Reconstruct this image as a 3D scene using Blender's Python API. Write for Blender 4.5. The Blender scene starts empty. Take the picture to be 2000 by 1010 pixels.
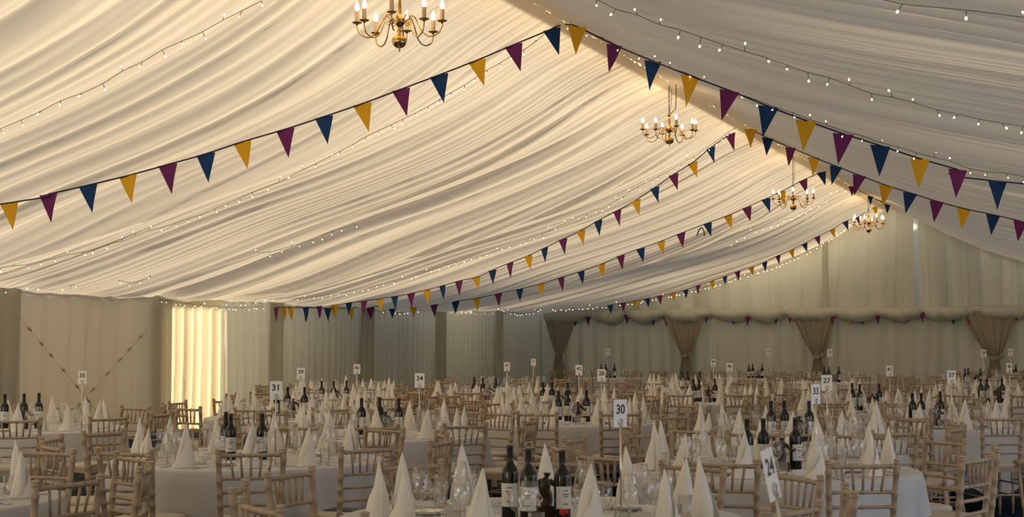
import bpy, math, random
import numpy as np
from mathutils import Vector, Matrix
random.seed(7)
R_ = math.radians
scene = bpy.context.scene
COL = scene.collection

# ------------------------------------------------------------------ camera
PSI = math.atan(1200/2850.); PITCH = math.atan(169/2850.); CAM_H = 1.52
cd = bpy.data.cameras.new('camera'); cam = bpy.data.objects.new('camera', cd); COL.objects.link(cam)
cam.location = (0, 0, CAM_H); cam.rotation_euler = (math.pi/2+PITCH, 0, PSI)
cd.sensor_fit = 'HORIZONTAL'; cd.sensor_width = 36.0; cd.lens = 36.0*2850/2000.
cd.clip_end = 300
cd.dof.use_dof = True; cd.dof.focus_distance = 15.0; cd.dof.aperture_fstop = 8.0
scene.camera = cam
FWD = Vector((-math.sin(PSI), math.cos(PSI), 0)); RGT = Vector((math.cos(PSI), math.sin(PSI), 0))

# ------------------------------------------------------------------ light
W = bpy.data.worlds.new('sky'); scene.world = W; W.use_nodes = True
nt = W.node_tree; bg = nt.nodes['Background']
bg.inputs[0].default_value = (0.86, 0.90, 1.0, 1); bg.inputs[1].default_value = 0.95
sl = bpy.data.lights.new('sun', 'SUN'); sun = bpy.data.objects.new('sun', sl); COL.objects.link(sun)
sl.energy = 24; sl.angle = R_(6.0); sl.color = (1.0, 0.83, 0.60)
sd = Vector((0.70, 0.62, -0.36)).normalized()       # evening sun from the left side of the marquee
sun.rotation_euler = sd.to_track_quat('-Z', 'Y').to_euler(); sun.location = (-30, 15, 14)
# added warm fill lamp behind the camera, lifting the ceiling and the front
al = bpy.data.lights.new('entrance_daylight', 'AREA'); ao = bpy.data.objects.new('entrance_daylight', al); COL.objects.link(ao)
al.shape = 'RECTANGLE'; al.size = 9; al.size_y = 2.2; al.energy = 260; al.color = (1.0, 0.93, 0.82)
ao.location = (-8, -7.2, 1.4); ao.rotation_euler = (R_(122), 0, R_(4))
bl = bpy.data.lights.new('side_opening_daylight', 'AREA'); bo = bpy.data.objects.new('side_opening_daylight', bl); COL.objects.link(bo)
bl.shape = 'RECTANGLE'; bl.size = 7; bl.size_y = 2.0; bl.energy = 90; bl.color = (0.62, 0.76, 1.0)
bo.location = (4.2, 7.7, 1.2); bo.rotation_euler = (R_(90), 0, R_(90))     # added cool fill lamp at the right wall, lighting the cloth sides
scene.view_settings.view_transform = 'Standard'; scene.view_settings.look = 'None'
scene.view_settings.gamma = 1.0; scene.view_settings.use_curve_mapping = False
scene.view_settings.exposure = -0.16
scene.cycles.transparent_max_bounces = 32
scene.cycles.max_bounces = 10; scene.cycles.diffuse_bounces = 5; scene.cycles.transmission_bounces = 8
scene.cycles.sample_clamp_indirect = 4.0

# ------------------------------------------------------------------ materials
def mat(name, col, rough=0.7, metal=0.0, emit=None, estr=0, noise=0.0, nscale=20.0, transl=0.0, spec=0.5, sheen=0, bump=0.0):
    m = bpy.data.materials.new(name); m.use_nodes = True
    nt = m.node_tree; b = nt.nodes['Principled BSDF']; out = nt.nodes['Material Output']
    b.inputs['Base Color'].default_value = (*col, 1); b.inputs['Roughness'].default_value = rough
    b.inputs['Metallic'].default_value = metal; b.inputs['Specular IOR Level'].default_value = spec
    if sheen: b.inputs['Sheen Weight'].default_value = sheen
    if emit:
        b.inputs['Emission Color'].default_value = (*emit, 1); b.inputs['Emission Strength'].default_value = estr
    csock = None
    if noise or bump:
        tc = nt.nodes.new('ShaderNodeTexCoord'); n = nt.nodes.new('ShaderNodeTexNoise')
        n.inputs['Scale'].default_value = nscale; n.inputs['Detail'].default_value = 4
        nt.links.new(tc.outputs['Object'], n.inputs['Vector'])
        if noise:
            mx = nt.nodes.new('ShaderNodeMix'); mx.data_type = 'RGBA'
            mx.inputs['A'].default_value = (*[c*(1-noise) for c in col], 1)
            mx.inputs['B'].default_value = (*[min(1, c*(1+noise)) for c in col], 1)
            nt.links.new(n.outputs['Fac'], mx.inputs['Factor']); csock = mx.outputs['Result']
            nt.links.new(csock, b.inputs['Base Color'])
        if bump:
            bp = nt.nodes.new('ShaderNodeBump'); bp.inputs['Strength'].default_value = bump; bp.inputs['Distance'].default_value = 0.01
            nt.links.new(n.outputs['Fac'], bp.inputs['Height']); nt.links.new(bp.outputs['Normal'], b.inputs['Normal'])
    if transl:
        t = nt.nodes.new('ShaderNodeBsdfTranslucent'); t.inputs[0].default_value = (*col, 1)
        if csock: nt.links.new(csock, t.inputs[0])
        ms = nt.nodes.new('ShaderNodeMixShader'); ms.inputs[0].default_value = transl
        nt.links.new(b.outputs[0], ms.inputs[1]); nt.links.new(t.outputs[0], ms.inputs[2]); nt.links.new(ms.outputs[0], out.inputs[0])
    return m

def glass_mat(name, tint=(1, 1, 1)):
    m = bpy.data.materials.new(name); m.use_nodes = True; nt = m.node_tree
    nt.nodes.remove(nt.nodes['Principled BSDF']); out = nt.nodes['Material Output']
    tr = nt.nodes.new('ShaderNodeBsdfTransparent'); gl = nt.nodes.new('ShaderNodeBsdfGlossy')
    gl.inputs['Roughness'].default_value = 0.12; gl.inputs['Color'].default_value = (1, 1, 1, 1)
    lw = nt.nodes.new('ShaderNodeLayerWeight'); lw.inputs[0].default_value = 0.5
    pw = nt.nodes.new('ShaderNodeMath'); pw.operation = 'POWER'; pw.inputs[1].default_value = 3.5
    ma = nt.nodes.new('ShaderNodeMath'); ma.operation = 'MULTIPLY_ADD'; ma.inputs[1].default_value = .70; ma.inputs[2].default_value = .09
    nt.links.new(lw.outputs['Facing'], pw.inputs[0]); nt.links.new(pw.outputs[0], ma.inputs[0])
    cr = nt.nodes.new('ShaderNodeValToRGB'); cr.color_ramp.elements[0].color = (.97*tint[0], .97*tint[1], .97*tint[2], 1)
    cr.color_ramp.elements[1].color = (.52, .52, .50, 1)
    ms = nt.nodes.new('ShaderNodeMixShader')
    cr.color_ramp.elements[0].position = .35; nt.links.new(lw.outputs['Facing'], cr.inputs[0]); nt.links.new(cr.outputs[0], tr.inputs[0])
    nt.links.new(ma.outputs[0], ms.inputs[0]); nt.links.new(tr.outputs[0], ms.inputs[1]); nt.links.new(gl.outputs[0], ms.inputs[2])
    nt.links.new(ms.outputs[0], out.inputs[0])
    return m

M = dict(
    lining=mat('ivory_lining', (0.80, 0.72, 0.595), 0.85, transl=0.20, spec=0.1),
    curtain=mat('ivory_curtain', (0.66, 0.645, 0.55), 0.9, transl=0.45, spec=0.1),
    curtain_beige=mat('beige_curtain', (0.60, 0.53, 0.43), 0.9, transl=0.30, spec=0.1),  # ivory cloth as well, with warm interior light put into its colour
    tan=mat('tan_drape', (0.42, 0.36, 0.28), 0.9, transl=0.25, spec=0.1),
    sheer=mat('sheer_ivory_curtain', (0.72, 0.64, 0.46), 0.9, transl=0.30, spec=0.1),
    gable=mat('gable_ivory', (0.68, 0.67, 0.58), 0.9, transl=0.28, spec=0.1),
    strip=mat('grey_strip', (0.52, 0.50, 0.42), 0.9, transl=0.35, spec=0.1),
    bark=mat('bark', (0.08, 0.06, 0.04), 0.9), leaf=mat('conifer_green', (0.03, 0.06, 0.02), 0.9, noise=.4, nscale=2),
    pvc=mat('marquee_pvc', (0.6, 0.6, 0.58), 0.6, transl=0.22),
    carpet=mat('navy_carpet', (0.008, 0.020, 0.050), 0.95, noise=0.4, nscale=60, spec=0.1),
    lawn=mat('lawn', (0.06, 0.11, 0.03), 0.95, noise=0.4, nscale=3),
    cloth=mat('white_tablecloth', (0.50, 0.50, 0.525), 0.85, spec=0.15, bump=0.05, nscale=120),
    napkin=mat('white_napkin', (0.78, 0.75, 0.70), 0.85, transl=0.15, spec=0.15),
    wood=mat('limewashed_wood', (0.37, 0.285, 0.205), 0.6, noise=0.30, nscale=9, spec=0.3),
    cushion=mat('cream_cushion', (0.50, 0.45, 0.37), 0.9, spec=0.1),
    ply=mat('table_plywood', (0.25, 0.17, 0.10), 0.7, noise=0.2, nscale=8),
    steel=mat('brushed_steel', (0.62, 0.60, 0.57), 0.25, metal=1.0),
    darksteel=mat('dark_steel', (0.12, 0.12, 0.12), 0.4, metal=0.8),
    brass=mat('polished_brass', (0.62, 0.40, 0.14), 0.16, metal=1.0),
    candle=mat('candle_tube', (0.80, 0.66, 0.48), 0.6, transl=0.3),
    flame=mat('flame_bulb', (1, .8, .5), 0.3, emit=(1.0, 0.72, 0.38), estr=28),
    fairy=mat('fairy_bulb', (1, .85, .5), 0.3, emit=(1.0, 0.80, 0.42), estr=7),
    wire=mat('clear_brown_wire', (0.22, 0.19, 0.13), 0.5),
    cord=mat('bunting_tape', (0.035, 0.02, 0.06), 0.8),
    yellow=mat('mustard_flag', (0.86, 0.50, 0.035), 0.85, transl=0.22, spec=0.1),
    purple=mat('purple_flag', (0.19, 0.035, 0.15), 0.85, transl=0.15, spec=0.1),
    navy=mat('navy_flag', (0.020, 0.058, 0.175), 0.85, transl=0.15, spec=0.1),
    bottle=mat('dark_bottle_glass', (0.004, 0.005, 0.004), 0.08, spec=0.45),
    capsule=mat('bottle_capsule', (0.018, 0.012, 0.018), 0.35),
    foiltop=mat('capsule_top', (0.40, 0.36, 0.36), 0.4),
    label=mat('wine_label', (0.62, 0.61, 0.60), 0.7),
    ink=mat('black_ink', (0.02, 0.02, 0.025), 0.7),
    card=mat('white_card', (0.80, 0.78, 0.76), 0.6),
    bronze=mat('dark_brown_figure', (0.035, 0.016, 0.012), 0.35),
    red=mat('red_ribbon', (0.45, 0.01, 0.02), 0.6),
    china=mat('white_china', (0.78, 0.76, 0.72), 0.2),
    teal=mat('grey_green_garment', (0.16, 0.20, 0.17), 0.9),
    booklet=mat('dark_booklet', (0.07, 0.07, 0.09), 0.4),
    brick=mat('black_tie', (0.03, 0.03, 0.03), 0.8),
    glass=glass_mat('clear_glass'),
)

# ------------------------------------------------------------------ mesh helpers
class MB:
    def __init__(s): s.v = []; s.f = []; s.mi = []; s.cur = 0
    def add(s, verts, faces):
        o = len(s.v); s.v.extend([tuple(p) for p in verts]); s.f.extend([tuple(i+o for i in f) for f in faces]); s.mi.extend([s.cur]*len(faces))
    def box(s, c, size, rz=0, rx=0, ry=0):
        m = Matrix.Rotation(rz, 3, 'Z') @ Matrix.Rotation(rx, 3, 'X') @ Matrix.Rotation(ry, 3, 'Y'); h = [k/2 for k in size]
        vs = [Vector(c)+m @ Vector((x*h[0], y*h[1], z*h[2])) for x in (-1, 1) for y in (-1, 1) for z in (-1, 1)]
        s.add(vs, [(0, 1, 3, 2), (4, 6, 7, 5), (0, 4, 5, 1), (2, 3, 7, 6), (0, 2, 6, 4), (1, 5, 7, 3)])
    def tube(s, pts, radii, n=8, caps=True):
        pts = [Vector(p) for p in pts]
        if not hasattr(radii, '__len__'): radii = [radii]*len(pts)
        vs = []; prev = None
        for i, p in enumerate(pts):
            a = pts[max(0, i-1)]; b = pts[min(len(pts)-1, i+1)]; t = (b-a)
            if t.length < 1e-9: t = Vector((0, 0, 1))
            t.normalize()
            if prev is None:
                prev = t.orthogonal().normalized()
                ref = Vector((1, 0, 0)) if abs(t.x) < .9 else Vector((0, 1, 0))
                prev = (ref - t*ref.dot(t)).normalized()
            u = (prev - t*prev.dot(t)).normalized(); prev = u; w = t.cross(u)
            for k in range(n):
                a_ = 2*math.pi*k/n; vs.append(p+(u*math.cos(a_)+w*math.sin(a_))*radii[i])
        fs = []
        for i in range(len(pts)-1):
            for k in range(n):
                a = i*n+k; b = i*n+(k+1) % n; fs.append((a, b, b+n, a+n))
        if caps:
            fs.append(tuple(range(n-1, -1, -1))); o = (len(pts)-1)*n; fs.append(tuple(range(o, o+n)))
        s.add(vs, fs)
    def lathe(s, prof, n=16, c=(0, 0, 0), sx=1, sy=1):
        vs = []; fs = []; c = Vector(c)
        for r, z in prof:
            for k in range(n):
                a = 2*math.pi*k/n; vs.append(c+Vector((r*math.cos(a)*sx, r*math.sin(a)*sy, z)))
        for i in range(len(prof)-1):
            for k in range(n):
                a = i*n+k; b = i*n+(k+1) % n; fs.append((a, b, b+n, a+n))
        s.add(vs, fs)
    def grid(s, arr, closed=False):
        nu = len(arr); nv = len(arr[0]); vs = [p for row in arr for p in row]; fs = []
        for i in range(nu-1):
            for j in range(nv-1 if not closed else nv):
                a = i*nv+j; b = i*nv+(j+1) % nv; fs.append((a, b, b+nv, a+nv))
        s.add(vs, fs)
    def mesh(s, name, m, smooth=True):
        me = bpy.data.meshes.new(name); me.from_pydata(s.v, [], s.f)
        for k in (m if isinstance(m, (list, tuple)) else [m]): me.materials.append(M[k] if isinstance(k, str) else k)
        if smooth: me.polygons.foreach_set('use_smooth', [True]*len(me.polygons))
        if any(s.mi): me.polygons.foreach_set('material_index', s.mi)
        me.update(); return me
    def build(s, name, m, parent=None, smooth=True, loc=None, rz=0):
        o = bpy.data.objects.new(name, s.mesh(name, m, smooth)); COL.objects.link(o)
        if parent: o.parent = parent
        if loc is not None: o.location = loc
        if rz: o.rotation_euler = (0, 0, rz)
        return o

def np_grid(name, P3, m, smooth=True):
    nu, nv, _ = P3.shape; idx = np.arange(nu*nv).reshape(nu, nv)
    f = np.stack([idx[:-1, :-1], idx[:-1, 1:], idx[1:, 1:], idx[1:, :-1]], -1).reshape(-1, 4)
    me = bpy.data.meshes.new(name); me.vertices.add(nu*nv); me.vertices.foreach_set('co', P3.reshape(-1).astype(np.float32))
    me.loops.add(f.size); me.loops.foreach_set('vertex_index', f.reshape(-1).astype(np.int32))
    me.polygons.add(len(f)); me.polygons.foreach_set('loop_start', np.arange(0, f.size, 4, dtype=np.int32))
    me.polygons.foreach_set('use_smooth', np.full(len(f), smooth))
    me.update(calc_edges=True); me.materials.append(M[m])
    o = bpy.data.objects.new(name, me); COL.objects.link(o); return o

def tag(o, label, cat, group=None, kind=None):
    if label: o['label'] = label
    if cat: o['category'] = cat
    if group: o['group'] = group
    if kind: o['kind'] = kind
    return o
def struct(o): o['kind'] = 'structure'; return o
def empty(name, loc=(0, 0, 0), rz=0):
    o = bpy.data.objects.new(name, None); COL.objects.link(o); o.location = loc; o.rotation_euler = (0, 0, rz)
    o.empty_display_size = .1; return o
def _copy(o, parent):
    c = o.copy(); COL.objects.link(c); c.parent = parent
    for k in KIDS.get(o.name, ()): _copy(k, c)
    return c
KIDS = {}
def register(root):
    ch = [o for o in bpy.data.objects if o.parent == root]
    if ch: KIDS[root.name] = ch
    for c in ch: register(c)
class Proto:
    """first use moves the original, every later one copies the whole tree"""
    def __init__(s, root): s.root = root; s.used = False; register(root)
    def place(s, loc, rz, label, cat, group, scale=None):
        if not s.used: o = s.root; s.used = True
        else: o = _copy(s.root, None)
        o.location = loc; o.rotation_euler = (0, 0, rz)
        if scale: o.scale = scale
        tag(o, label, cat, group); return o
def to_view(p):
    v = Vector(p)-Vector((0, 0, CAM_H)); f = FWD*math.cos(PITCH)+Vector((0, 0, math.sin(PITCH))); u = Vector((0, 0, math.cos(PITCH)))-FWD*math.sin(PITCH)
    d = v.dot(f)
    if d < .3: return None
    return 1000+2850*v.dot(RGT)/d, 505-2850*v.dot(u)/d, d
def in_frame(p, r, ztop):
    """could a thing of radius r standing at p reach the frame at all?"""
    t = to_view((p[0], p[1], ztop))
    if t is None: return False
    m = 2850*r/t[2]
    return -m-10 < t[0] < 2000+m+10 and t[1]-10 < 1010

# smooth 1-D noise tables
_rng = np.random.RandomState(11); _tab = _rng.rand(8192)*2-1
def vn(x):
    x = np.asarray(x, float); i = np.floor(x).astype(int); f = x-i; f = f*f*(3-2*f)
    return _tab[i % 8192]*(1-f)+_tab[(i+1) % 8192]*f
def sstep(a, b, x):
    t = np.clip((x-a)/(b-a), 0, 1); return t*t*(3-2*t)

# ------------------------------------------------------------------ measured positions (metres)
A_L = [(-10.64, 11.85, 2.99), (-10.27, 12.01, 3.08), (-9.87, 12.14, 3.17), (-9.49, 12.3, 3.27), (-9.09, 12.43, 3.38), (-8.72, 12.57, 3.49), (-8.36, 12.69, 3.61), (-7.98, 12.91, 3.75), (-7.61, 13.06, 3.88), (-7.29, 13.29, 4.03), (-6.94, 13.49, 4.19), (-6.62, 13.74, 4.36), (-6.3, 14.0, 4.54), (-5.95, 14.17, 4.71), (-5.59, 14.37, 4.89)]
A_R = [(-5.11, 13.85, 4.77), (-4.9, 14.41, 4.67), (-4.21, 13.55, 4.29), (-3.81, 13.46, 4.1), (-3.41, 13.4, 3.92), (-3.1, 13.66, 3.79), (-2.82, 14.03, 3.69), (-2.51, 14.3, 3.58), (-2.21, 14.64, 3.49), (-1.88, 15.03, 3.39), (-1.54, 15.26, 3.29), (-1.2, 15.8, 3.21)]
B_L = [(-5.69, 22.38, 4.84), (-6.05, 22.53, 4.66), (-6.43, 22.8, 4.47), (-6.74, 22.77, 4.29), (-7.12, 22.97, 4.11), (-7.5, 23.13, 3.93), (-7.87, 23.26, 3.78), (-8.27, 23.43, 3.64), (-8.68, 23.68, 3.5), (-9.1, 23.92, 3.38), (-9.55, 24.18, 3.25), (-9.99, 24.48, 3.14), (-10.44, 24.7, 3.03), (-10.93, 25.02, 2.92), (-11.39, 25.3, 2.81), (-11.74, 25.27, 2.74), (-12.13, 25.35, 2.66), (-12.59, 25.6, 2.59), (-12.93, 25.6, 2.53), (-13.34, 25.7, 2.48), (-13.73, 25.8, 2.44), (-14.07, 25.78, 2.4), (-14.62, 26.15, 2.38), (-14.9, 26.03, 2.33), (-14.9, 25.44, 2.3), (-14.9, 24.92, 2.26), (-14.9, 24.38, 2.25), (-14.9, 23.85, 2.24)]
B_R = [(-5.31, 22.13, 4.86), (-5.2, 22.83, 4.81), (-4.84, 22.85, 4.64), (-4.21, 21.5, 4.29), (-3.85, 21.31, 4.12), (-3.5, 21.21, 3.96), (-3.14, 21.29, 3.81), (-2.81, 21.34, 3.69), (-2.45, 21.37, 3.56), (-2.09, 21.45, 3.45), (-1.69, 21.35, 3.34), (-1.33, 21.37, 3.24)]
C_L = [(-5.5, 28.82, 4.93), (-5.83, 28.65, 4.77), (-6.28, 28.67, 4.56), (-6.53, 28.45, 4.41), (-6.85, 28.19, 4.23), (-7.2, 28.07, 4.07), (-7.55, 27.82, 3.91), (-8.06, 27.72, 3.72), (-8.48, 27.74, 3.57), (-8.91, 27.76, 3.44), (-9.32, 27.75, 3.31), (-9.88, 28.17, 3.17), (-10.4, 28.38, 3.04), (-10.88, 28.48, 2.93), (-11.42, 28.68, 2.81), (-11.9, 28.68, 2.71), (-12.41, 28.71, 2.62), (-12.97, 28.82, 2.53), (-13.47, 28.82, 2.47), (-13.95, 28.74, 2.41), (-14.43, 28.68, 2.38), (-14.78, 28.34, 2.37), (-14.9, 27.58, 2.34), (-14.9, 26.73, 2.29), (-14.9, 25.78, 2.26), (-14.9, 24.94, 2.25), (-14.9, 24.12, 2.24)]
C_R = [(-5.2, 30.54, 4.81), (-5.15, 32.57, 4.79), (-4.92, 33.5, 4.68)]
D_L = [(-5.57, 35.86, 4.86), (-6.01, 36.15, 4.65), (-6.28, 35.88, 4.53), (-6.59, 35.81, 4.34), (-6.92, 35.63, 4.16), (-7.26, 35.77, 4.01), (-7.58, 35.72, 3.86), (-7.94, 35.85, 3.73), (-8.32, 36.04, 3.59), (-8.68, 36.11, 3.47), (-9.04, 36.14, 3.37), (-9.4, 36.28, 3.26), (-9.8, 36.49, 3.16), (-10.22, 36.69, 3.06), (-10.61, 36.9, 2.96), (-10.98, 36.96, 2.88), (-11.28, 36.79, 2.81), (-11.59, 36.68, 2.74), (-11.91, 36.6, 2.68), (-12.19, 36.45, 2.62), (-12.52, 36.39, 2.57)]
LS_1 = [(-6.58, 10.26, 4.39), (-6.74, 10.21, 4.3), (-6.9, 10.16, 4.22), (-7.07, 10.12, 4.14), (-7.24, 10.07, 4.06), (-7.4, 10.02, 3.99), (-7.59, 10.01, 3.9), (-7.79, 10.0, 3.83), (-7.99, 10.0, 3.75), (-8.19, 9.98, 3.68), (-8.39, 9.95, 3.61), (-8.59, 9.94, 3.54), (-8.82, 9.95, 3.47), (-9.03, 9.92, 3.41)]
LS_2 = [(-5.51, 14.36, 4.93), (-5.66, 14.4, 4.86), (-5.81, 14.44, 4.79), (-5.95, 14.47, 4.72), (-6.1, 14.48, 4.66), (-6.24, 14.48, 4.59), (-6.37, 14.45, 4.52), (-6.5, 14.41, 4.44), (-6.62, 14.39, 4.36), (-6.75, 14.36, 4.29), (-6.89, 14.35, 4.22), (-7.05, 14.35, 4.15), (-7.19, 14.33, 4.08), (-7.33, 14.31, 4.02), (-7.47, 14.28, 3.95), (-7.62, 14.27, 3.89), (-7.78, 14.27, 3.83), (-7.94, 14.29, 3.77), (-8.11, 14.31, 3.71), (-8.28, 14.33, 3.65), (-8.46, 14.35, 3.59), (-8.64, 14.38, 3.53), (-8.83, 14.43, 3.47), (-9.02, 14.46, 3.41), (-9.21, 14.48, 3.36), (-9.4, 14.5, 3.3), (-9.61, 14.56, 3.25), (-9.81, 14.6, 3.2), (-10.02, 14.63, 3.15), (-10.23, 14.67, 3.1), (-10.43, 14.68, 3.05), (-10.62, 14.69, 3.0), (-10.82, 14.69, 2.95), (-11.02, 14.7, 2.91), (-11.22, 14.71, 2.86), (-11.44, 14.74, 2.81), (-11.67, 14.77, 2.77), (-11.9, 14.8, 2.72), (-12.08, 14.77, 2.68), (-12.29, 14.76, 2.65), (-12.5, 14.76, 2.61), (-12.72, 14.76, 2.58), (-12.92, 14.74, 2.55), (-13.07, 14.66, 2.52), (-13.26, 14.63, 2.5)]
LS_2b = [(-9.82, 17.7, 3.2), (-10.01, 17.74, 3.15), (-10.19, 17.76, 3.11), (-10.39, 17.83, 3.06), (-10.6, 17.91, 3.01), (-10.76, 17.87, 2.97), (-10.91, 17.84, 2.93), (-11.12, 17.88, 2.88), (-11.25, 17.81, 2.85), (-11.35, 17.67, 2.83)]
LS_2c = [(-13.0, 17.41, 2.53), (-13.44, 17.77, 2.48), (-13.69, 17.83, 2.45), (-13.55, 17.39, 2.47)]
LS_2d = [(-14.21, 17.21, 2.4), (-14.65, 17.5, 2.38), (-14.8, 17.43, 2.38), (-14.8, 17.19, 2.38), (-14.84, 16.99, 2.38), (-14.9, 16.83, 2.36), (-14.9, 16.61, 2.33)]
LS_3 = [(-5.57, 22.21, 4.9), (-5.69, 22.27, 4.85), (-5.81, 22.32, 4.79), (-5.94, 22.38, 4.73), (-6.07, 22.45, 4.67), (-6.2, 22.53, 4.61), (-6.32, 22.55, 4.54), (-6.43, 22.53, 4.48), (-6.54, 22.51, 4.42), (-6.65, 22.47, 4.35), (-6.76, 22.44, 4.29), (-6.88, 22.44, 4.23), (-7.0, 22.45, 4.17), (-7.12, 22.42, 4.12), (-7.23, 22.39, 4.06), (-7.37, 22.43, 4.0), (-7.5, 22.5, 3.94), (-7.64, 22.54, 3.88), (-7.78, 22.61, 3.82), (-7.92, 22.64, 3.77), (-8.05, 22.62, 3.73), (-8.18, 22.6, 3.68), (-8.31, 22.6, 3.64), (-8.45, 22.61, 3.59), (-8.6, 22.66, 3.54), (-8.77, 22.76, 3.49), (-8.93, 22.85, 3.44), (-9.09, 22.91, 3.39), (-9.23, 22.91, 3.35), (-9.37, 22.9, 3.31), (-9.53, 22.94, 3.27), (-9.69, 22.97, 3.23), (-9.85, 23.02, 3.19), (-10.01, 23.05, 3.15), (-10.17, 23.07, 3.11), (-10.32, 23.08, 3.07), (-10.47, 23.08, 3.04), (-10.63, 23.09, 3.0), (-10.78, 23.11, 2.96), (-10.94, 23.12, 2.93), (-11.1, 23.13, 2.89), (-11.26, 23.16, 2.85), (-11.44, 23.21, 2.81), (-11.62, 23.26, 2.77), (-11.81, 23.32, 2.74), (-11.97, 23.32, 2.7), (-12.14, 23.35, 2.67), (-12.33, 23.4, 2.64), (-12.51, 23.44, 2.61), (-12.7, 23.48, 2.58), (-12.88, 23.52, 2.55), (-13.07, 23.55, 2.52), (-13.27, 23.61, 2.5), (-13.43, 23.6, 2.48), (-13.6, 23.59, 2.46), (-13.77, 23.58, 2.44), (-13.93, 23.56, 2.43), (-14.07, 23.51, 2.41), (-14.24, 23.5, 2.4), (-14.42, 23.5, 2.39), (-14.56, 23.44, 2.39), (-14.67, 23.33, 2.38), (-14.78, 23.22, 2.38), (-14.88, 23.1, 2.37)]
LS_4 = [(-14.9, 20.32, 2.28), (-14.9, 20.44, 2.28), (-14.9, 20.55, 2.27), (-14.9, 20.67, 2.26), (-14.9, 20.78, 2.25), (-14.9, 20.9, 2.24), (-14.9, 21.02, 2.24), (-14.9, 21.14, 2.23), (-14.9, 21.26, 2.22), (-14.9, 21.38, 2.22), (-14.9, 21.5, 2.21), (-14.9, 21.63, 2.21), (-14.9, 21.75, 2.21), (-14.9, 21.88, 2.21), (-14.9, 22.01, 2.2), (-14.9, 22.14, 2.2), (-14.9, 22.27, 2.2), (-14.9, 22.4, 2.2), (-14.9, 22.53, 2.2), (-14.9, 22.66, 2.2), (-14.9, 22.8, 2.2), (-14.9, 22.93, 2.22), (-14.9, 23.07, 2.23), (-14.9, 23.21, 2.24), (-14.9, 23.35, 2.25)]
LS_4b = [(-14.9, 28.21, 2.28), (-14.9, 28.4, 2.27), (-14.9, 28.6, 2.26), (-14.9, 28.79, 2.25), (-14.9, 28.99, 2.25), (-14.9, 29.19, 2.27), (-14.9, 29.39, 2.28), (-14.9, 29.6, 2.3), (-14.9, 29.8, 2.32), (-14.9, 30.01, 2.34), (-14.9, 30.22, 2.37)]
LS_4c = [(-13.9, 32.22, 2.43), (-14.09, 32.84, 2.41), (-14.4, 33.74, 2.4), (-14.67, 34.56, 2.38), (-14.8, 35.08, 2.38), (-14.9, 35.52, 2.37), (-14.9, 35.74, 2.35), (-14.9, 35.95, 2.36), (-14.9, 36.17, 2.37), (-14.83, 36.23, 2.38), (-14.72, 36.17, 2.38), (-14.43, 35.67, 2.39), (-14.13, 35.14, 2.41), (-13.93, 34.85, 2.43), (-13.75, 34.61, 2.45)]
LS_5 = [(-3.28, 9.27, 3.87), (-3.19, 9.43, 3.83), (-3.06, 9.5, 3.79), (-2.95, 9.64, 3.75), (-2.81, 9.69, 3.7), (-2.68, 9.75, 3.65), (-2.54, 9.81, 3.6), (-2.4, 9.86, 3.56), (-2.28, 9.97, 3.52), (-2.15, 10.08, 3.48), (-2.03, 10.19, 3.44), (-1.91, 10.36, 3.41), (-1.79, 10.5, 3.37), (-1.65, 10.57, 3.33), (-1.51, 10.65, 3.29), (-1.37, 10.75, 3.26), (-1.23, 10.84, 3.22), (-1.09, 10.91, 3.19), (-0.95, 10.97, 3.15), (-0.8, 11.0, 3.12), (-0.65, 10.96, 3.08)]
LS_6 = [(-1.24, 7.0, 3.23), (-0.96, 7.13, 3.16), (-0.66, 7.05, 3.08), (-0.38, 7.03, 3.02)]
LS_7 = [(-5.28, 14.07, 4.86), (-5.14, 14.19, 4.79), (-4.98, 14.27, 4.72), (-4.82, 14.35, 4.64), (-4.65, 14.41, 4.56), (-4.18, 13.48, 4.28), (-4.0, 13.44, 4.19), (-3.83, 13.47, 4.12), (-3.67, 13.48, 4.04), (-3.5, 13.49, 3.97), (-3.31, 13.41, 3.88), (-3.17, 13.53, 3.83), (-3.03, 13.62, 3.78), (-2.89, 13.74, 3.73), (-2.75, 13.89, 3.68), (-2.62, 14.03, 3.63), (-2.46, 14.11, 3.58), (-2.31, 14.22, 3.53), (-2.17, 14.36, 3.49), (-2.01, 14.46, 3.44), (-1.85, 14.53, 3.39), (-1.7, 14.62, 3.35), (-1.54, 14.72, 3.3), (-1.39, 14.9, 3.26), (-1.22, 14.89, 3.22), (-1.05, 14.86, 3.18), (-0.88, 14.84, 3.14)]
LS_8 = [(-7.97, 31.2, 3.76), (-7.8, 31.11, 3.82), (-7.63, 31.04, 3.88), (-7.48, 31.04, 3.95), (-7.35, 31.13, 4.01), (-7.22, 31.25, 4.07), (-7.09, 31.38, 4.13), (-6.96, 31.48, 4.19), (-6.82, 31.55, 4.25), (-6.7, 31.68, 4.32), (-6.57, 31.8, 4.4), (-6.44, 31.89, 4.47), (-6.32, 31.99, 4.55), (-6.17, 32.03, 4.62), (-6.03, 32.02, 4.69), (-5.87, 31.94, 4.76), (-5.72, 31.86, 4.83), (-5.58, 31.89, 4.9), (-5.26, 30.92, 4.85)]
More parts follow.
